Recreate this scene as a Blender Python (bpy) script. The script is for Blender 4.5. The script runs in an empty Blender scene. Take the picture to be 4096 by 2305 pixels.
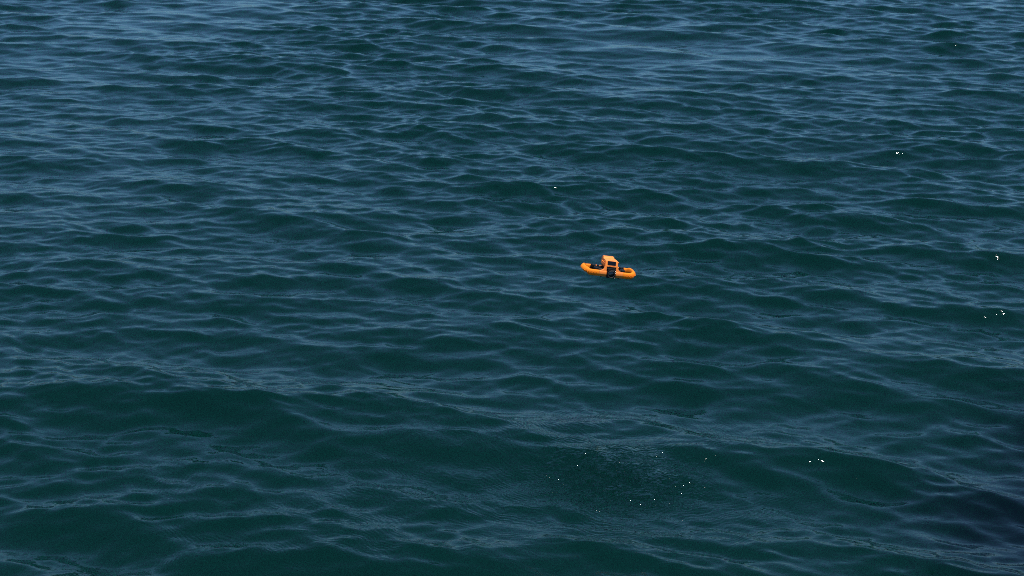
import bpy, bmesh, math, random
import numpy as np
from mathutils import Matrix, Vector

scene = bpy.context.scene
col = scene.collection
R = math.radians

# ------------------------------------------------------------------ camera
CAM_H = 3.14
cam_d = bpy.data.cameras.new('camera')
cam_d.sensor_width = 36.0
cam_d.angle = R(40.0)
cam_d.clip_start = 0.05
cam_d.clip_end = 20000.0
cam = bpy.data.objects.new('camera', cam_d)
cam.location = (0, 0, CAM_H)
cam.rotation_euler = (R(90 - 19.5), 0, 0)
col.objects.link(cam)
scene.camera = cam
# the lens is stopped down a little: far water goes soft
cam_d.dof.use_dof = True
cam_d.dof.focus_distance = 7.2
cam_d.dof.aperture_fstop = 9.0

# ------------------------------------------------------------------ light
SUN_EL, SUN_AZ = 79.5, 84.0            # azimuth to the right of straight ahead (+Y)
world = bpy.data.worlds.new('World')
scene.world = world
world.use_nodes = True
wn = world.node_tree.nodes
wl = world.node_tree.links
bg = wn['Background']
sky = wn.new('ShaderNodeTexSky')
sky.sky_type = 'NISHITA'
sky.sun_disc = False
sky.sun_elevation = R(SUN_EL)
sky.sun_rotation = R(SUN_AZ)
sky.altitude = 0
sky.air_density = 1.0
sky.dust_density = 0.0
sky.ozone_density = 5.0
tint = wn.new('ShaderNodeMix')              # the photograph's cool white balance
tint.data_type = 'RGBA'; tint.blend_type = 'MULTIPLY'; tint.inputs[0].default_value = 1.0
tint.inputs[7].default_value = (0.50, 0.85, 1.17, 1)
gam = wn.new('ShaderNodeGamma')             # a hazier, more even sky dome
gam.inputs[1].default_value = 0.6
wl.new(sky.outputs[0], gam.inputs[0])
wl.new(gam.outputs[0], tint.inputs[6])
wl.new(tint.outputs[2], bg.inputs[0])
bg.inputs[1].default_value = 0.145

sun_d = bpy.data.lights.new('sun', 'SUN')
sun_d.energy = 4.2
sun_d.angle = R(0.53)
sun_d.color = (1.0, 0.95, 0.88)
sun = bpy.data.objects.new('sun', sun_d)
sdir = Vector((math.sin(R(SUN_AZ)) * math.cos(R(SUN_EL)),
               math.cos(R(SUN_AZ)) * math.cos(R(SUN_EL)), math.sin(R(SUN_EL))))
sun.rotation_euler = sdir.to_track_quat('Z', 'Y').to_euler()
sun.location = (20, 40, 60)
col.objects.link(sun)

vs = scene.view_settings
vs.view_transform = 'Standard'
vs.look = 'None'
vs.gamma = 1.0
vs.exposure = 0.5
vs.use_curve_mapping = False
scene.cycles.use_denoising = False
scene.cycles.max_bounces = 6
scene.cycles.filter_width = 1.05

# ------------------------------------------------------------------ materials
def material(name, base, rough=0.5, spec=0.5, bump=0.0, bump_scale=400.0, mottled=0.0,
             metallic=0.0, coat=0.0, ior=1.45):
    m = bpy.data.materials.new(name)
    m.use_nodes = True
    nt = m.node_tree
    p = nt.nodes['Principled BSDF']
    p.inputs['Base Color'].default_value = (*base, 1)
    p.inputs['Roughness'].default_value = rough
    p.inputs['IOR'].default_value = ior
    p.inputs['Specular IOR Level'].default_value = spec
    p.inputs['Metallic'].default_value = metallic
    p.inputs['Coat Weight'].default_value = coat
    tc = nt.nodes.new('ShaderNodeTexCoord')
    if mottled > 0:
        n = nt.nodes.new('ShaderNodeTexNoise')
        n.inputs['Scale'].default_value = bump_scale * 0.25
        n.inputs['Detail'].default_value = 5
        nt.links.new(tc.outputs['Object'], n.inputs['Vector'])
        mx = nt.nodes.new('ShaderNodeMix')
        mx.data_type = 'RGBA'
        mx.inputs[6].default_value = (*[c * (1 - mottled) for c in base], 1)
        mx.inputs[7].default_value = (*[min(1, c * (1 + mottled)) for c in base], 1)
        nt.links.new(n.outputs['Fac'], mx.inputs[0])
        nt.links.new(mx.outputs[2], p.inputs['Base Color'])
    if bump > 0:
        n2 = nt.nodes.new('ShaderNodeTexNoise')
        n2.inputs['Scale'].default_value = bump_scale
        n2.inputs['Detail'].default_value = 3
        nt.links.new(tc.outputs['Object'], n2.inputs['Vector'])
        b = nt.nodes.new('ShaderNodeBump')
        b.inputs['Strength'].default_value = bump
        b.inputs['Distance'].default_value = 0.0006
        nt.links.new(n2.outputs['Fac'], b.inputs['Height'])
        nt.links.new(b.outputs['Normal'], p.inputs['Normal'])
    return m

DRONE_XY = (0.545, 6.78)        # the point of the water right under the drone

def water_material():
    m = bpy.data.materials.new('sea_water')
    m.use_nodes = True
    nt = m.node_tree
    N, L = nt.nodes, nt.links
    p = N['Principled BSDF']
    p.inputs['Base Color'].default_value = (0.0003, 0.0114, 0.0084, 1)
    p.inputs['Roughness'].default_value = 0.012
    p.inputs['IOR'].default_value = 1.333
    # turbid water: light wanders sideways before it comes back up, so shadows on it are soft
    p.subsurface_method = 'BURLEY'
    p.inputs['Subsurface Weight'].default_value = 1.0
    p.inputs['Subsurface Radius'].default_value = (0.6, 1.0, 0.9)
    p.inputs['Subsurface Scale'].default_value = 0.35
    geo = N.new('ShaderNodeNewGeometry')

    def math_(op, a, b=None, c=None):
        n = N.new('ShaderNodeMath')
        n.operation = op
        for i, v in enumerate((a, b, c)):
            if v is None:
                continue
            if isinstance(v, (int, float)):
                n.inputs[i].default_value = v
            else:
                L.new(v, n.inputs[i])
        return n.outputs[0]

    def mapping(scale, rot=0.0, loc=(0, 0, 0)):
        n = N.new('ShaderNodeMapping')
        n.inputs['Scale'].default_value = scale
        n.inputs['Rotation'].default_value = (0, 0, rot)
        n.inputs['Location'].default_value = loc
        L.new(geo.outputs['Position'], n.inputs['Vector'])
        return n.outputs[0]

    def noise(vec, scale, detail=2.0, rough=0.5, dist=0.0):
        n = N.new('ShaderNodeTexNoise')
        n.inputs['Scale'].default_value = scale
        n.inputs['Detail'].default_value = detail
        n.inputs['Roughness'].default_value = rough
        n.inputs['Distortion'].default_value = dist
        L.new(vec, n.inputs['Vector'])
        return n.outputs['Fac']

    def smooth(v, a, b, to0=0.0, to1=1.0):
        n = N.new('ShaderNodeMapRange')
        n.interpolation_type = 'SMOOTHSTEP'
        L.new(v, n.inputs['Value'])
        n.inputs['From Min'].default_value = a
        n.inputs['From Max'].default_value = b
        n.inputs['To Min'].default_value = to0
        n.inputs['To Max'].default_value = to1
        return n.outputs[0]

    flat = mapping((1, 1, 0))
    # --- capillary ripples blown out by the rotors: rings about the point below the drone
    rel = mapping((1, 1, 0), 0.0, (-DRONE_XY[0], -DRONE_XY[1], 0))
    wob = N.new('ShaderNodeTexNoise')
    wob.inputs['Scale'].default_value = 3.0
    wob.inputs['Detail'].default_value = 3.0
    L.new(flat, wob.inputs['Vector'])
    wv = N.new('ShaderNodeVectorMath'); wv.operation = 'MULTIPLY_ADD'
    L.new(wob.outputs['Color'], wv.inputs[0])
    wv.inputs[1].default_value = (0.30, 0.30, 0.0)
    L.new(rel, wv.inputs[2])
    wv2 = N.new('ShaderNodeVectorMath'); wv2.operation = 'SUBTRACT'
    L.new(wv.outputs[0], wv2.inputs[0]); wv2.inputs[1].default_value = (0.15, 0.15, 0)
    ln = N.new('ShaderNodeVectorMath'); ln.operation = 'LENGTH'
    L.new(wv2.outputs[0], ln.inputs[0])
    r = ln.outputs['Value']
    ph = noise(flat, 14.0, 2.0)
    arg = math_('MULTIPLY_ADD', r, 2 * math.pi / 0.028, math_('MULTIPLY', ph, 14.0))
    rings = math_('MULTIPLY_ADD', math_('SINE', arg), 0.5, 0.5)
    fine = noise(mapping((0.5, 1.0, 0)), 42.0, 2.0, 0.55, 0.6)
    rip = math_('ADD', math_('MULTIPLY', rings, 0.55), math_('MULTIPLY', fine, 0.9))
    relp = mapping((0.75, 1.0, 0), 0.0, (-0.25 * 0.75, -6.15, 0))
    lnp = N.new('ShaderNodeVectorMath'); lnp.operation = 'LENGTH'
    L.new(relp, lnp.inputs[0])
    patch = smooth(lnp.outputs['Value'], 0.25, 1.35, 1.0, 0.0)
    # the steepest, finest ripples lie where the downwash hits
    rels = mapping((0.8, 1.0, 0), 0.0, (-0.50 * 0.8, -6.10, 0))
    lns = N.new('ShaderNodeVectorMath'); lns.operation = 'LENGTH'
    L.new(rels, lns.inputs[0])
    steep = math_('MULTIPLY', smooth(lns.outputs['Value'], 0.0, 0.46, 1.0, 0.0), smooth(ph, 0.35, 0.65, 0.25, 1.0))
    blot = smooth(noise(flat, 2.1, 4.0, 0.6), 0.36, 0.56)
    m1 = math_('MULTIPLY', patch, blot)
    # --- wind-roughened streaks elsewhere, left and in front of the patch
    rel2 = mapping((0.55, 1.0, 0), 0.0, (0.40, -5.75, 0))
    ln2 = N.new('ShaderNodeVectorMath'); ln2.operation = 'LENGTH'
    L.new(rel2, ln2.inputs[0])
    patch2 = smooth(ln2.outputs['Value'], 0.35, 1.1, 0.75, 0.0)
    m1 = math_('MAXIMUM', m1, math_('MULTIPLY', patch2, blot))
    h1 = math_('MULTIPLY', rip, math_('MULTIPLY', m1, 0.0021))
    # --- faint ripples everywhere
    soft = noise(mapping((0.6, 1.0, 0), 0.4), 16.0, 3.0, 0.5, 0.5)
    h2 = math_('MULTIPLY', soft, 0.0018)
    tiny = noise(mapping((0.7, 1.0, 0)), 75.0, 1.0, 0.5, 0.4)
    h3 = math_('MULTIPLY', math_('MULTIPLY', tiny, steep), 0.042)
    micro = noise(mapping((0.7, 1.0, 0), 0.3), 48.0, 2.0, 0.6, 0.3)
    h4 = math_('MULTIPLY', micro, 0.0011)
    hh = math_('ADD', math_('ADD', h1, h2), math_('ADD', h3, h4))
    b = N.new('ShaderNodeBump')
    b.inputs['Strength'].default_value = 1.0
    b.inputs['Distance'].default_value = 1.0
    L.new(hh, b.inputs['Height'])
    L.new(b.outputs['Normal'], p.inputs['Normal'])
    return m

# ------------------------------------------------------------------ water surface
def ocean_tile(n, size, seed, bands, wind, spread, chop, extra=None):
    """height and horizontal displacement of a periodic patch of wind waves.
    bands: list of (wavelength, slope rms) giving slope variance per octave."""
    rng = np.random.default_rng(seed)
    k1 = 2 * np.pi * np.fft.fftfreq(n, size / n)
    kx, ky = np.meshgrid(k1, k1, indexing='xy')
    k = np.hypot(kx, ky)
    k[0, 0] = 1.0
    lam = 2 * np.pi / k
    lw = np.log(np.array([b[0] for b in bands][::-1]))
    sv = np.log(np.array([max(b[1], 1e-5) for b in bands][::-1]))
    s = np.exp(np.interp(np.log(lam), lw, sv, left=-30, right=-30))
    s[(lam < bands[-1][0]) | (lam > bands[0][0])] = 0
    cosd = (kx * wind[0] + ky * wind[1]) / k
    # waves longer than a metre hold their direction, the short ones fan out
    p = np.interp(np.log(lam), np.log([0.06, 0.20, 0.8]), [spread[0], spread[1], spread[2]])
    direc = np.where(cosd > 0, np.clip(cosd, 0, 1) ** p, 0.05 * np.abs(cosd) ** p)
    # slope variance per octave -> spectral density of the height
    dens = (s ** 2) / (k ** 2) / (k ** 2) * direc
    amp = np.sqrt(dens)
    amp[0, 0] = 0
    g = (rng.standard_normal((n, n)) + 1j * rng.standard_normal((n, n))).astype(np.complex64)
    H = (g * amp).astype(np.complex64)
    h = np.fft.ifft2(H).real
    sx = np.fft.ifft2(1j * kx * H).real
    sy = np.fft.ifft2(1j * ky * H).real
    # normalise the slope to the sum of the bands (one octave per band step)
    target = math.sqrt(sum(b[1] ** 2 for b in bands))
    f = target / math.sqrt(np.mean(sx ** 2 + sy ** 2))
    dx = np.fft.ifft2(1j * kx / k * H).real
    dy = np.fft.ifft2(1j * ky / k * H).real
    return (h * f).astype(np.float32), (-dx * f * -chop).astype(np.float32), (-dy * f * -chop).astype(np.float32)

def sample(tile, size, x, y):
    n = tile.shape[0]
    u = (x / size) * n
    v = (y / size) * n
    iu = np.floor(u).astype(np.int64); iv = np.floor(v).astype(np.int64)
    fu = (u - iu).astype(np.float32); fv = (v - iv).astype(np.float32)
    i0 = iu % n; i1 = (iu + 1) % n; j0 = iv % n; j1 = (iv + 1) % n
    return (tile[j0, i0] * (1 - fu) * (1 - fv) + tile[j0, i1] * fu * (1 - fv)
            + tile[j1, i0] * (1 - fu) * fv + tile[j1, i1] * fu * fv)

def build_water():
    q = 0.00140
    y_near = np.linspace(-14.0, 3.4, 36)
    ny = int(math.log(34.0 / 3.5) / q)
    y_mid = 3.5 * np.exp(np.linspace(0, math.log(34.0 / 3.5), ny))
    y_far = 34.0 * np.exp(np.linspace(0, math.log(6000 / 34.0), 130))[1:]
    Y = np.concatenate([y_near, y_mid, y_far])
    tmax = math.tan(R(24.5))
    nx = int(2 * tmax / (q * 1.15))
    s_mid = np.linspace(-tmax, tmax, nx)
    s_out = tmax + (3.2 - tmax) * np.linspace(0, 1, 46)[1:] ** 1.8
    S = np.concatenate([-s_out[::-1], s_mid, s_out])
    wy = np.maximum(np.abs(Y), 3.5)
    wy[Y < 3.5] = 3.5
    X2 = S[None, :] * wy[:, None]
    Y2 = np.repeat(Y[:, None], len(S), 1)
    # local spacing decides how much short-wave detail the sheet carries
    dX = np.gradient(S)[None, :] * wy[:, None]
    dY = np.repeat(np.gradient(Y)[:, None], len(S), 1)
    sp = np.maximum(dX, dY)
    def fade(lam):
        return np.clip((lam / 3.0 - sp) / (lam / 6.0), 0, 1).astype(np.float32)
    wind = (-0.27, -0.963)
    SIZE = 23.0
    long_b = [(3.5, 0.016), (1.8, 0.044), (1.0, 0.075), (0.65, 0.080)]
    mid_b = [(0.65, 0.068), (0.45, 0.092), (0.28, 0.090), (0.18, 0.075)]
    short_b = [(0.18, 0.072), (0.12, 0.072), (0.085, 0.045), (0.055, 0.018)]
    h = np.zeros_like(X2, dtype=np.float32)
    ox = np.zeros_like(h); oy = np.zeros_like(h)
    # how rough the short waves are varies from place to place (gusts)
    g1, _, _ = ocean_tile(256, 40.0, 77, [(8.0, 0.1), (4.0, 0.1), (2.0, 0.06)], (1, 0), (0.2, 0.2, 0.2), 0)
    g1 = g1 / g1.std()
    gust = np.clip(1.0 + 0.20 * sample(g1, 40.0, X2, Y2), 0.35, 1.8)
    # a little more short chop close in
    calm = 1.12 - 0.12 * np.clip((Y2 - 5.0) / 4.0, 0, 1)
    for bands, seed, chop, lam, mod in ((long_b, 11, 1.0, 0.8, 1.0), (mid_b, 12, 0.5, 0.24, gust),
                                        (short_b, 13, 0.25, 0.13, gust * calm)):
        t = ocean_tile(2048, SIZE, seed, bands, wind, (2.5, 4.0, 7.0), chop)
        f = fade(lam) * mod
        h += sample(t[0], SIZE, X2 - 0.9, Y2 + 0.35) * f
        ox += sample(t[1], SIZE, X2 - 0.9, Y2 + 0.35) * f
        oy += sample(t[2], SIZE, X2 - 0.9, Y2 + 0.35) * f
    co = np.empty(X2.shape + (3,), dtype=np.float32)
    co[..., 0] = X2 + ox; co[..., 1] = Y2 + oy; co[..., 2] = h
    nr, nc = X2.shape
    idx = np.arange(nr * nc, dtype=np.int32).reshape(nr, nc)
    quads = np.stack([idx[:-1, :-1], idx[:-1, 1:], idx[1:, 1:], idx[1:, :-1]], -1).reshape(-1, 4)
    me = bpy.data.meshes.new('water')
    me.vertices.add(nr * nc)
    me.vertices.foreach_set('co', co.ravel())
    me.loops.add(quads.size)
    me.loops.foreach_set('vertex_index', quads.ravel())
    me.polygons.add(len(quads))
    me.polygons.foreach_set('loop_start', np.arange(0, quads.size, 4, dtype=np.int32))
    me.polygons.foreach_set('use_smooth', np.ones(len(quads), dtype=bool))
    me.update(calc_edges=True)
    o = bpy.data.objects.new('water', me)
    o.data.materials.append(water_material())
    o['kind'] = 'structure'
    o['label'] = 'dark green choppy sea with blue sky reflections'
    col.objects.link(o)
    return o

build_water()

# ------------------------------------------------------------------ far shore, only mirrored in the waves
def build_hills():
    rng = random.Random(5)
    bm = bmesh.new()
    n = 160
    rows = []
    ph = [rng.uniform(0, 6.28) for _ in range(8)]
    for i in range(n + 1):
        a = R(-75 + 150 * i / n)
        top = 19 + sum(4.5 / (j + 1) * math.sin(a * (4 + 5 * j) + ph[j]) for j in range(8)) + rng.uniform(-2, 2)
        row = []
        for rad, z in ((700, -2.0), (705, top * 0.35), (730, top * 0.8), (790, top), (900, top * 0.6), (1000, -2.0)):
            row.append(bm.verts.new((rad * math.sin(a), rad * math.cos(a), z)))
        rows.append(row)
    for i in range(n):
        for j in range(5):
            bm.faces.new((rows[i][j], rows[i + 1][j], rows[i + 1][j + 1], rows[i][j + 1]))
    me = bpy.data.meshes.new('hills')
    bm.normal_update(); bm.to_mesh(me); bm.free()
    o = bpy.data.objects.new('hills', me)
    o.data.materials.append(material('wooded_slope', (0.045, 0.06, 0.035), 0.9, 0.2, 0, 0.4, 0.4))
    o['kind'] = 'structure'
    o['label'] = 'low wooded far shore'
    col.objects.link(o)

build_hills()

# ------------------------------------------------------------------ unseen bank and tree, added to shade the near right corner
def build_added_bank():  # added ground for the shade tree, outside the frame
    bm = bmesh.new()
    rng = random.Random(9)
    edge = [(3.9, -13.0), (4.0, -6.0), (4.1, -1.0), (4.15, 3.0), (4.6, 5.6), (6.0, 7.0), (9.0, 8.2), (14.0, 9.5)]
    lo, mid, hi, back = [], [], [], []
    for x, y in edge:
        j = rng.uniform(-0.12, 0.12)
        lo.append(bm.verts.new((x + j - 0.25, y + j, -1.2)))
        mid.append(bm.verts.new((x + j, y, 0.35)))
        hi.append(bm.verts.new((x + 0.7 + j, y - 0.4, 1.05 + j)))
        back.append(bm.verts.new((x + 9, y - 6, 1.3)))
    for a, b in ((lo, mid), (mid, hi), (hi, back)):
        for i in range(len(edge) - 1):
            bm.faces.new((a[i], a[i + 1], b[i + 1], b[i]))
    bmesh.ops.subdivide_edges(bm, edges=bm.edges, cuts=3, use_grid_fill=True)
    for v in bm.verts:
        v.co += Vector((rng.uniform(-.06, .06), rng.uniform(-.06, .06), rng.uniform(-.05, .05)))
    me = bpy.data.meshes.new('bank'); bm.to_mesh(me); bm.free()
    o = bpy.data.objects.new('bank', me)
    o.data.materials.append(material('bank_earth', (0.12, 0.10, 0.07), 0.9, 0.2, 0, 12, 0.4))
    o['kind'] = 'structure'; o['label'] = 'unseen low earth bank added under the shade tree'
    col.objects.link(o)

def build_shade_tree():
    rng = random.Random(21)
    tree = bpy.data.objects.new('added_shade_tree', None)
    tree.location = (6.08, 3.9, 0.95)
    tree['label'] = 'unseen leafy tree added to shade the near right corner of the water'
    tree['category'] = 'tree'
    col.objects.link(tree)
    bm = bmesh.new()
    def limb(pts, n=8):
        rows = []
        for i, (p, r) in enumerate(pts):
            p = Vector(p)
            d = (Vector(pts[min(i + 1, len(pts) - 1)][0]) - Vector(pts[max(i - 1, 0)][0])).normalized()
            u = d.orthogonal().normalized(); w = d.cross(u)
            rows.append([bm.verts.new(p + (u * math.cos(6.283 * k / n) + w * math.sin(6.283 * k / n)) * r) for k in range(n)])
        for a, b in zip(rows, rows[1:]):
            for k in range(n):
                bm.faces.new((a[k], a[(k + 1) % n], b[(k + 1) % n], b[k]))
        bm.faces.new(rows[-1])
    limb([((0, 0, -0.3), .2), ((-.1, .1, 1.2), .15), ((-.4, .35, 2.4), .12), ((-.9, .8, 3.4), .07), ((-1.3, 1.1, 4.4), .03)])
    limb([((-.3, .3, 2.1), .09), ((-1.2, .9, 2.9), .06), ((-2.2, 1.5, 3.3), .04), ((-3.0, 1.9, 3.4), .015)])
    limb([((-.2, .2, 1.8), .09), ((.6, -.3, 3.0), .06), ((1.2, -.5, 4.0), .02)])
    limb([((-.4, .35, 2.4), .08), ((-.6, 1.4, 3.2), .05), ((-.8, 2.5, 3.5), .015)])
    limb([((-.6, 1.4, 3.2), .05), ((-1.4, 2.6, 3.4), .03), ((-2.2, 3.4, 3.6), .012)])
    limb([((-1.2, .9, 2.9), .05), ((-1.8, .3, 3.4), .03), ((-2.6, -.2, 3.6), .012)])
    me = bpy.data.meshes.new('trunk'); bm.normal_update(); bm.to_mesh(me); bm.free()
    o = bpy.data.objects.new('trunk', me); o.parent = tree
    o.data.materials.append(material('bark', (0.10, 0.075, 0.05), 0.9, 0.2, 0.5, 40, 0.3))
    col.objects.link(o)
    clumps = [((-1.2, 1.0, 4.0), 1.2), ((-2.3, 1.5, 3.4), .95), ((-2.9, 1.8, 3.3), .6), ((.9, -.4, 3.8), 1.2), ((-.7, 2.2, 3.5), 1.0),
              ((-2.2, .1, 3.5), 0.9), ((-1.5, 2.2, 3.6), .8), ((-.3, .4, 4.6), 1.2), ((-1.6, 1.0, 3.2), .9), ((-2.6, .8, 3.5), .8), ((-2.0, 2.6, 3.6), .8)]  # leaf clumps of the added tree, placed for the shadow they cast
    nrng = np.random.default_rng(4)
    quads = []
    for c, r in clumps:
        n = int(20000 * r ** 2)
        p = np.array(c) + nrng.normal(size=(n, 3)) * np.array((1, 1, .75)) * (r * 0.5)
        u = nrng.normal(size=(n, 3)); u /= np.linalg.norm(u, axis=1)[:, None]
        w = np.cross(u, nrng.normal(size=(n, 3))); w /= np.linalg.norm(w, axis=1)[:, None]
        u *= nrng.uniform(.014, .022, (n, 1)); w *= nrng.uniform(.008, .012, (n, 1))
        quads.append(np.stack([p - u, p + w, p + u, p - w], 1))
    quads = np.concatenate(quads)
    me = bpy.data.meshes.new('crown')
    me.vertices.add(len(quads) * 4)
    me.vertices.foreach_set('co', quads.astype(np.float32).ravel())
    me.loops.add(len(quads) * 4)
    me.loops.foreach_set('vertex_index', np.arange(len(quads) * 4, dtype=np.int32))
    me.polygons.add(len(quads))
    me.polygons.foreach_set('loop_start', np.arange(0, len(quads) * 4, 4, dtype=np.int32))
    me.update(calc_edges=True)
    o = bpy.data.objects.new('crown', me); o.parent = tree
    o.data.materials.append(material('leaf', (0.045, 0.09, 0.025), 0.6, 0.3, 0, 8, 0.4))
    col.objects.link(o)

build_added_bank()
build_shade_tree()

# ------------------------------------------------------------------ the drone
U = 0.0001695                          # metres per modelling unit
M_SHELL = material('orange_plastic', (0.92, 0.245, 0.035), 0.40, 0.45, 0.10, 1500)
M_FOAM = material('orange_foam', (0.95, 0.235, 0.010), 0.75, 0.25, 0.25, 1500, 0.10)
M_DARKOR = material('dark_orange_trim', (0.50, 0.085, 0.012), 0.5, 0.4)
M_BLACK = material('black_plastic', (0.006, 0.006, 0.007), 0.5, 0.25, 0.2, 900)
M_GREY = material('charcoal_plastic', (0.045, 0.043, 0.042), 0.55, 0.3, 0.2, 900)
M_SCREEN = material('display_glass', (0.006, 0.006, 0.010), 0.08, 0.4)
M_LENS = material('lens_glass', (0.004, 0.004, 0.006), 0.04, 0.6, coat=1.0)
M_METAL = material('bare_metal', (0.7, 0.7, 0.7), 0.25, 0.5, metallic=1.0)

drone = bpy.data.objects.new('drone', None)
drone.empty_display_size = 0.1
drone['label'] = 'small orange drone with foam bumper loops and black front camera hovering over the sea'
drone['category'] = 'drone'
col.objects.link(drone)
drone_scale = Matrix.Diagonal((U, U, U, 1))

def part(name, bm, mat, parent=drone, bevel=0.0, seg=2, smooth=True, label=None):
    bmesh.ops.recalc_face_normals(bm, faces=bm.faces)
    bmesh.ops.transform(bm, matrix=drone_scale, verts=bm.verts)
    me = bpy.data.meshes.new(name)
    bm.to_mesh(me); bm.free()
    if smooth:
        for f in me.polygons:
            f.use_smooth = True
    o = bpy.data.objects.new(name, me)
    o.data.materials.append(mat)
    col.objects.link(o)
    o.parent = parent
    if bevel > 0:
        b = o.modifiers.new('bevel', 'BEVEL')
        b.width = bevel * U; b.segments = seg; b.limit_method = 'ANGLE'; b.angle_limit = R(32)
        b.harden_normals = False
    if smooth:
        w = o.modifiers.new('wn', 'WEIGHTED_NORMAL')
        w.keep_sharp = False
    if label:
        o['label'] = label
    return o

def box(bm, x0, x1, y0, y1, z0, z1, mat=None):
    vs_ = [bm.verts.new((x, y, z)) for x in (x0, x1) for y in (y0, y1) for z in (z0, z1)]
    for f in ((0, 1, 3, 2), (4, 6, 7, 5), (0, 4, 5, 1), (2, 3, 7, 6), (0, 2, 6, 4), (1, 5, 7, 3)):
        bm.faces.new([vs_[i] for i in f])
    if mat is not None:
        bmesh.ops.transform(bm, matrix=mat, verts=vs_)
    return vs_

def prism(bm, pts, to3, d0, d1):
    """closed outline pts (a,b) swept from d0 to d1; to3(a,b,d)->xyz"""
    A = [bm.verts.new(to3(a, b, d0)) for a, b in pts]
    B = [bm.verts.new(to3(a, b, d1)) for a, b in pts]
    n = len(pts)
    bm.faces.new(A); bm.faces.new(B[::-1])
    for i in range(n):
        bm.faces.new((A[i], B[i], B[(i + 1) % n], A[(i + 1) % n]))

def cylinder(bm, c, r0, r1, z0, z1, n=24, mat=None):
    A = [bm.verts.new((c[0] + r0 * math.cos(2 * math.pi * i / n), c[1] + r0 * math.sin(2 * math.pi * i / n), z0)) for i in range(n)]
    B = [bm.verts.new((c[0] + r1 * math.cos(2 * math.pi * i / n), c[1] + r1 * math.sin(2 * math.pi * i / n), z1)) for i in range(n)]
    bm.faces.new(A[::-1]); bm.faces.new(B)
    for i in range(n):
        bm.faces.new((A[i], A[(i + 1) % n], B[(i + 1) % n], B[i]))
    if mat is not None:
        bmesh.ops.transform(bm, matrix=mat, verts=A + B)

# --- the ring: a rounded rectangle, a tube of hull-like section
HW, HD, CR = 765.0, 345.0, 245.0      # centreline half width, half depth, corner radius
def ring_path(n_c=14):
    pts = []
    def arc(cx, cy, a0, a1):
        for i in range(n_c + 1):
            a = R(a0 + (a1 - a0) * i / n_c)
            pts.append((cx + CR * math.cos(a), cy + CR * math.sin(a)))
    arc(HW - CR, -HD + CR, -90, 0)
    for i in range(1, 6): pts.append((HW, -HD + CR + (2 * HD - 2 * CR) * i / 6))
    arc(HW - CR, HD - CR, 0, 90)
    return pts                         # right half from the front round to the rear
SEAM = 365.0
def profile(raise_, slim=1.0):
    # outline of the float's section (outward, up) and how far each point follows the raised end bars
    p = [(-22, 10, 0, .6), (18, 2, 0, .8), (46, 22, 0, 1), (70, 80, 0, .55), (74, 100, 0, .4), (62, 158, .2, .1),
         (40, 192, .45, 0), (4, 208, .85, 0), (-36, 198, 1.05, 0), (-60, 165, .8, 0), (-70, 100, .2, 0), (-58, 40, 0, .3)]
    return [(a * 0.9 * slim, b * 0.90 + raise_ * w + 1.75 * raise_ * v) for a, b, w, v in p]

def sweep(bm, path, prof_fn):
    rings = []
    n = len(path)
    for i, (x, y) in enumerate(path):
        x0, y0 = path[max(0, i - 1)]; x1, y1 = path[min(n - 1, i + 1)]
        t = Vector((x1 - x0, y1 - y0)).normalized()
        nrm = Vector((t.y, -t.x))
        rings.append([bm.verts.new((x + nrm.x * a, y + nrm.y * a, z)) for a, z in prof_fn(x, y)])
    k = len(rings[0])
    for i in range(n - 1):
        for j in range(k):
            bm.faces.new((rings[i][j], rings[i + 1][j], rings[i + 1][(j + 1) % k], rings[i][(j + 1) % k]))
    bm.faces.new(rings[0][::-1]); bm.faces.new(rings[-1])

def end_raise(x, y):
    # the end bars stand a little higher than the sides
    t = (abs(x) - 640.0) / 85.0
    t = max(0.0, min(1.0, t))
    return 40.0 * t * t * (3 - 2 * t)

def lerp_pts(a, b, n):
    return [(a[0] + (b[0] - a[0]) * i / n, a[1] + (b[1] - a[1]) * i / n) for i in range(n)]

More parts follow.
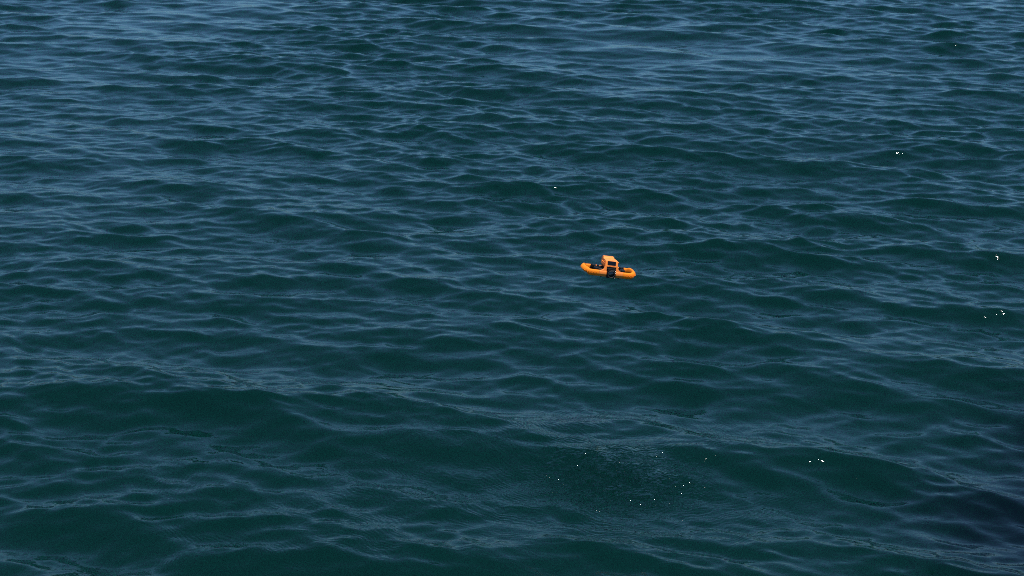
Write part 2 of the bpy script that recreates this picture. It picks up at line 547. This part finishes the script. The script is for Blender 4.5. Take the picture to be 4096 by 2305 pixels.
for sx in (1, -1):
    path = lerp_pts((SEAM + 3, -HD), (HW - CR, -HD), 5) + ring_path() + \
        lerp_pts((HW - CR, HD), (SEAM + 3, HD), 5)[1:] + [(SEAM + 3, HD)]
    if sx < 0:
        path = [(-x, y) for x, y in path][::-1]
    bm = bmesh.new()
    sweep(bm, path, lambda x, y: profile(end_raise(x, y)))
    foam = part('foam_bumper', bm, M_FOAM, bevel=6)
    # slanting tread ribs across the outer crease of the front
    bm = bmesh.new()
    def outer(xc, zz):
        """point on the front outer face at path position xc (running round the corner) and height zz"""
        lim = HW - CR
        if abs(xc) <= lim:
            px, py, nx_, ny_ = xc, -HD, 0.0, -1.0
        else:
            a = (abs(xc) - lim) / CR
            sg = 1 if xc > 0 else -1
            px = sg * (lim + CR * math.sin(a)); py = -HD + CR - CR * math.cos(a)
            nx_, ny_ = sg * math.sin(a), -math.cos(a)
        prof = [(a_, b) for a_, b in profile(end_raise(px, py))[1:8]]
        zz = max(zz, prof[0][1] + 6)
        nn = np.interp(zz, [b for a_, b in prof], [a_ for a_, b in prof])
        return Vector((px + nx_ * nn, py + ny_ * nn, zz)), Vector((nx_, ny_, 0.15))
    for i in range(9):
        xa = sx * (400 + i * 40)
        prev = None
        steps = [(0.0, 18), (0.25, 50), (0.5, 82), (0.72, 118), (1.0, 160 if i < 8 else 140)]
        for t, zz in steps:
            p0, nv = outer(xa + sx * t * 78, zz)
            p1, _ = outer(xa + sx * (t * 78 + 13), zz)
            h_ = 9.0 if t < 1 else 2.0
            cur = [bm.verts.new(p0 - nv * 3), bm.verts.new(p0 + nv * h_), bm.verts.new(p1 + nv * h_ * 0.5), bm.verts.new(p1 - nv * 3)]
            if prev:
                for j in range(4):
                    bm.faces.new((prev[j], cur[j], cur[(j + 1) % 4], prev[(j + 1) % 4]))
            else:
                bm.faces.new(cur[::-1])
            prev = cur
        bm.faces.new(prev)
    part('tread_ribs', bm, M_FOAM, foam, smooth=False)

# --- shell: the front and rear crossbars of the ring
OP = 143.0                             # half width of the camera opening
for sx in (1, -1):
    bm = bmesh.new()
    sweep(bm, [(sx * x, -HD) for x in ((OP, 200, 280, SEAM) if sx > 0 else (SEAM, 280, 200, OP))],
          lambda x, y: profile(0))
    part('front_crossbar', bm, M_SHELL, bevel=3)
bm = bmesh.new()
sweep(bm, [(SEAM - i * 2 * SEAM / 6, HD) for i in range(7)], lambda x, y: profile(0))
part('rear_crossbar', bm, M_SHELL, bevel=3)

# --- shell: the head. y here is measured back from the front of the tube
Y0 = -HD - 74.0
def fy(z):                             # depth of the front face at height z
    return float(np.interp(z, [0, 90, 138, 191, 230, 298, 360, 470, 486], [28, 2, 14, 46, 62, 86, 112, 166, 180]))
def half_w(z):
    return float(np.interp(z, [0, 290, 460, 490, 520], [204, 200, 194, 184, 168]))
top_prof = [(fy(300), 300), (fy(360), 360), (fy(415), 415), (fy(470), 470), (fy(486) + 8, 484), (330, 484), (470, 479),
            (585, 474), (612, 494), (660, 514), (735, 516), (788, 500), (806, 460), (800, 370), (770, 290), (640, 268), (250, 268)]
bm = bmesh.new()
top_prof = [(a if a < 250 else 250 + (a - 250) * 0.86, b) for a, b in top_prof]
prism(bm, top_prof, lambda a, b, d: (d * half_w(b) * (1.0 if a < 500 else 0.92), Y0 + a, b), -1, 1)
head = part('body_shell', bm, M_SHELL, bevel=16, seg=3)
# posts either side of the camera, flaring into the crossbar
for sx in (1, -1):
    bm = bmesh.new()
    outline = [(OP, 60), (OP, 306), (half_w(306), 306)]
    fil = [(210, 285)] + [(212 + 105 * (1 - math.cos(R(a))), 285 - 96 * math.sin(R(a))) for a in range(15, 91, 15)]
    outline += fil + [(330, 160), (330, 110), (240, 60)]
    A = [bm.verts.new((sx * x, Y0 + fy(z) + 1.5, z)) for x, z in outline]
    B = [bm.verts.new((sx * x, Y0 + fy(z) + 62, z)) for x, z in outline]
    n = len(outline)
    bm.faces.new(A); bm.faces.new(B[::-1])
    for i in range(n):
        bm.faces.new((A[i], B[i], B[(i + 1) % n], A[(i + 1) % n]))
    part('front_post', bm, M_SHELL, bevel=7)
# side lip where the battery cover meets the front
for sx in (1, -1):
    bm = bmesh.new()
    box(bm, sx * 194, sx * 222, Y0 + 165, Y0 + 225, 418, 455)
    part('latch', bm, M_SHELL, bevel=7)
    bm = bmesh.new()
    for k, (zz, hh) in enumerate(((292, 44), (354, 30))):
        box(bm, sx * 180, sx * (209 - k * 4), Y0 + 250, Y0 + 600, zz, zz + hh)
    part('side_rail', bm, M_SHELL, bevel=5)
    bm = bmesh.new()
    box(bm, sx * 170, sx * 203.5, Y0 + 270, Y0 + 570, 338, 353)
    part('side_slot', bm, M_DARKOR, bevel=2)

# --- display, buttons and engraved line
def on_front(x, z, out):               # a point on the sloping front panel, lifted by out
    dy = fy(z + 4) - fy(z - 4)
    nrm = Vector((0, -8, dy)).normalized()
    return Vector((x, Y0 + fy(z), z)) + nrm * out
def plate(bm, outline, lift, thick):
    A = [bm.verts.new(on_front(x, z, lift)) for x, z in outline]
    B = [bm.verts.new(on_front(x, z, lift - thick)) for x, z in outline]
    n = len(outline)
    bm.faces.new(A); bm.faces.new(B[::-1])
    for i in range(n):
        bm.faces.new((A[i], B[i], B[(i + 1) % n], A[(i + 1) % n]))
def rrect(x0, x1, z0, z1, r, n=5):
    o = []
    for cx, cz, a0 in ((x1 - r, z1 - r, 0), (x0 + r, z1 - r, 90), (x0 + r, z0 + r, 180), (x1 - r, z0 + r, 270)):
        for i in range(n + 1):
            a = R(a0 + 90 * i / n)
            o.append((cx + r * math.cos(a), cz + r * math.sin(a)))
    return o
bm = bmesh.new(); plate(bm, rrect(-131, 131, 351, 468, 18), 2.5, 8)
part('display', bm, M_SCREEN, smooth=False)
bm = bmesh.new()
plate(bm, rrect(-88, -32, 332, 338, 3), 1.5, 5)
plate(bm, rrect(-88, -32, 316, 321, 2), 1.5, 5)
plate(bm, rrect(-36, -30, 318, 336, 2), 1.5, 5)
part('button', bm, M_DARKOR, smooth=False)
bm = bmesh.new()
plate(bm, rrect(-4, 3, 314, 338, 2), 1.5, 5)
plate(bm, rrect(14, 28, 330, 339, 3), 1.5, 5)
part('button', bm, M_DARKOR, smooth=False)
bm = bmesh.new()
plate(bm, rrect(46, 98, 330, 337, 3), 1.5, 5)
plate(bm, rrect(46, 52, 314, 334, 2), 1.5, 5)
part('button', bm, M_DARKOR, smooth=False)
bm = bmesh.new()
for i, w_ in enumerate((14, 10, 12, 12, 10, 14, 8, 12)):
    x = -92 + i * 23
    box(bm, x, x + w_, Y0 + 204, Y0 + 222, 478, 487.2)
part('engraving', bm, M_DARKOR, smooth=False)

# --- black core under the shell
bm = bmesh.new()
prism(bm, [(95, 60), (95, 270), (620, 270), (680, 120), (660, 45), (160, 40)],
      lambda a, b, d: (d * (150 + 30 * (b > 200)), Y0 + a, b), -1, 1)
part('core', bm, M_BLACK, bevel=10)

# --- camera on its gimbal in the opening
bm = bmesh.new()
box(bm, -OP + 2, OP - 2, Y0 + 78, Y0 + 90, 10, 312)
housing = part('gimbal_housing', bm, M_BLACK, smooth=False)
bm = bmesh.new()
box(bm, -OP + 14, OP - 14, Y0 + 50, Y0 + 76, 254, 264)
for i in range(6):
    box(bm, -96 + i * 36, -88 + i * 36, Y0 + 54, Y0 + 76, 265, 280)
part('damper', bm, M_GREY, housing, smooth=False)
bm = bmesh.new()
prism(bm, [(-138, -14), (-128, 175), (-100, 238), (100, 238), (130, 175), (132, -14)],
      lambda a, b, d: (a, Y0 + d, b), -22, 78)
camm = part('camera_module', bm, M_BLACK, bevel=12)
lensrot = Matrix.Translation((0, Y0 - 14, 108)) @ Matrix.Rotation(R(90), 4, 'X')
bm = bmesh.new()
n = 32
prof = [(112, 0), (112, 18), (104, 26), (92, 26), (88, 4), (20, 2)]
rings = [[bm.verts.new((r_ * math.cos(2 * math.pi * i / n), r_ * math.sin(2 * math.pi * i / n), z_)) for i in range(n)] for r_, z_ in prof]
for a, b in zip(rings, rings[1:]):
    for i in range(n):
        bm.faces.new((a[i], a[(i + 1) % n], b[(i + 1) % n], b[i]))
bmesh.ops.transform(bm, matrix=lensrot, verts=bm.verts)
part('lens_ring', bm, M_GREY, camm)
bm = bmesh.new()
rings = [[bm.verts.new((r_ * math.cos(2 * math.pi * i / n), r_ * math.sin(2 * math.pi * i / n), z_)) for i in range(n)]
         for r_, z_ in ((90, 5), (80, 12), (60, 20), (35, 26), (10, 28))]
for a, b in zip(rings, rings[1:]):
    for i in range(n):
        bm.faces.new((a[i], a[(i + 1) % n], b[(i + 1) % n], b[i]))
bm.faces.new(rings[-1])
bmesh.ops.transform(bm, matrix=lensrot, verts=bm.verts)
part('lens', bm, M_LENS, camm)
for (x, z) in ((110, 218), (132, 158), (122, 8)):
    bm = bmesh.new()
    cylinder(bm, (0, 0), 9, 7, 0, 8, 10, Matrix.Translation((x, Y0 - 20, z)) @ Matrix.Rotation(R(60), 4, 'X'))
    part('screw', bm, M_METAL, camm)

# --- motor arms, motors and propellers, two in each loop
for sx in (1, -1):
    for (yy, front) in ((-120, True), (165, False)):
        px = sx * (405 if front else 440)
        bm = bmesh.new()
        z0, z1 = (110, 200) if front else (130, 196)
        prism(bm, [(sx * 150, z0 - 10), (sx * 150, z1 + 8), (px, z1 - 14), (px, z0 + 16)],
              lambda a, b, d: (a, yy + d * 40, b), -1, 1)
        arm = part('motor_arm', bm, M_BLACK, bevel=8)
        bm = bmesh.new()
        if front:
            box(bm, sx * 240, sx * 356, yy - 62, yy - 36, 104, 196)
        else:
            box(bm, sx * 250, sx * 330, yy - 30, yy + 30, 198, 226)
        part('arm_cover', bm, M_GREY if front else M_BLACK, arm, bevel=6)
        bm = bmesh.new()
        cylinder(bm, (px, yy), 80, 88, 62, 160, 24)
        cylinder(bm, (px, yy), 88, 74, 160.5, 212 if front else 232, 24)
        motor = part('motor', bm, M_BLACK, bevel=5)
        # two-bladed pusher propeller under the motor
        bm = bmesh.new()
        cylinder(bm, (px, yy), 30, 34, 40, 60, 16)
        for a in (R(12 + 20 * sx), R(192 + 20 * sx)):
            pr = []
            for i in range(7):
                t = i / 6
                rr = 24 + t * 128
                ch = 30 * math.sin(math.pi * (0.25 + 0.7 * t)) + 4
                tw = R(22 - 14 * t)
                sec = []
                for c_, h_ in ((-ch * 0.5, -1.2), (0, -2.4), (ch * 0.5, -1.2), (ch * 0.5, 1.2), (0, 2.4), (-ch * 0.5, 1.2)):
                    v = Vector((rr, c_ * math.cos(tw) - h_ * math.sin(tw), 48 + c_ * math.sin(tw) + h_ * math.cos(tw)))
                    v = Matrix.Rotation(a, 4, 'Z') @ v
                    sec.append(bm.verts.new((px + v.x, yy + v.y, v.z)))
                pr.append(sec)
            for s0, s1 in zip(pr, pr[1:]):
                for j in range(6):
                    bm.faces.new((s0[j], s1[j], s1[(j + 1) % 6], s0[(j + 1) % 6]))
            bm.faces.new(pr[0]); bm.faces.new(pr[-1][::-1])
        part('propeller', bm, M_GREY, motor, smooth=False)
    # thin struts bracing the two arms
    for x in (290, 430):
        bm = bmesh.new()
        box(bm, sx * (x - 5), sx * (x + 5), -120, 170, 196, 208)
        part('strut', bm, M_GREY, smooth=False)
# --- little feet under the front
for x in (-285, 250):
    bm = bmesh.new()
    cylinder(bm, (x, -HD), 22, 26, -14, 6, 14)
    part('foot', bm, M_BLACK, bevel=3)

# hovering: nose up a little, rolled to its left-hand side and turned a touch
REL_PITCH, YAW, ROLL = 12.0, 15.5, 8.4
DEP, AZ, DIST = 18.90, 4.10, 7.20
view = Matrix.Rotation(R(-AZ), 4, 'Z') @ Matrix.Rotation(R(-DEP), 4, 'X')
rot = view @ Matrix.Rotation(R(ROLL), 4, 'Y') @ Matrix.Rotation(R(REL_PITCH), 4, 'X') @ Matrix.Rotation(R(YAW), 4, 'Z')
loc = Vector((0, 0, CAM_H)) + view.to_3x3() @ Vector((0, DIST, 0))
drone.matrix_world = Matrix.Translation(loc) @ rot
print('DRONE', tuple(round(v, 4) for v in loc), tuple(round(v, 4) for v in rot.to_euler()))
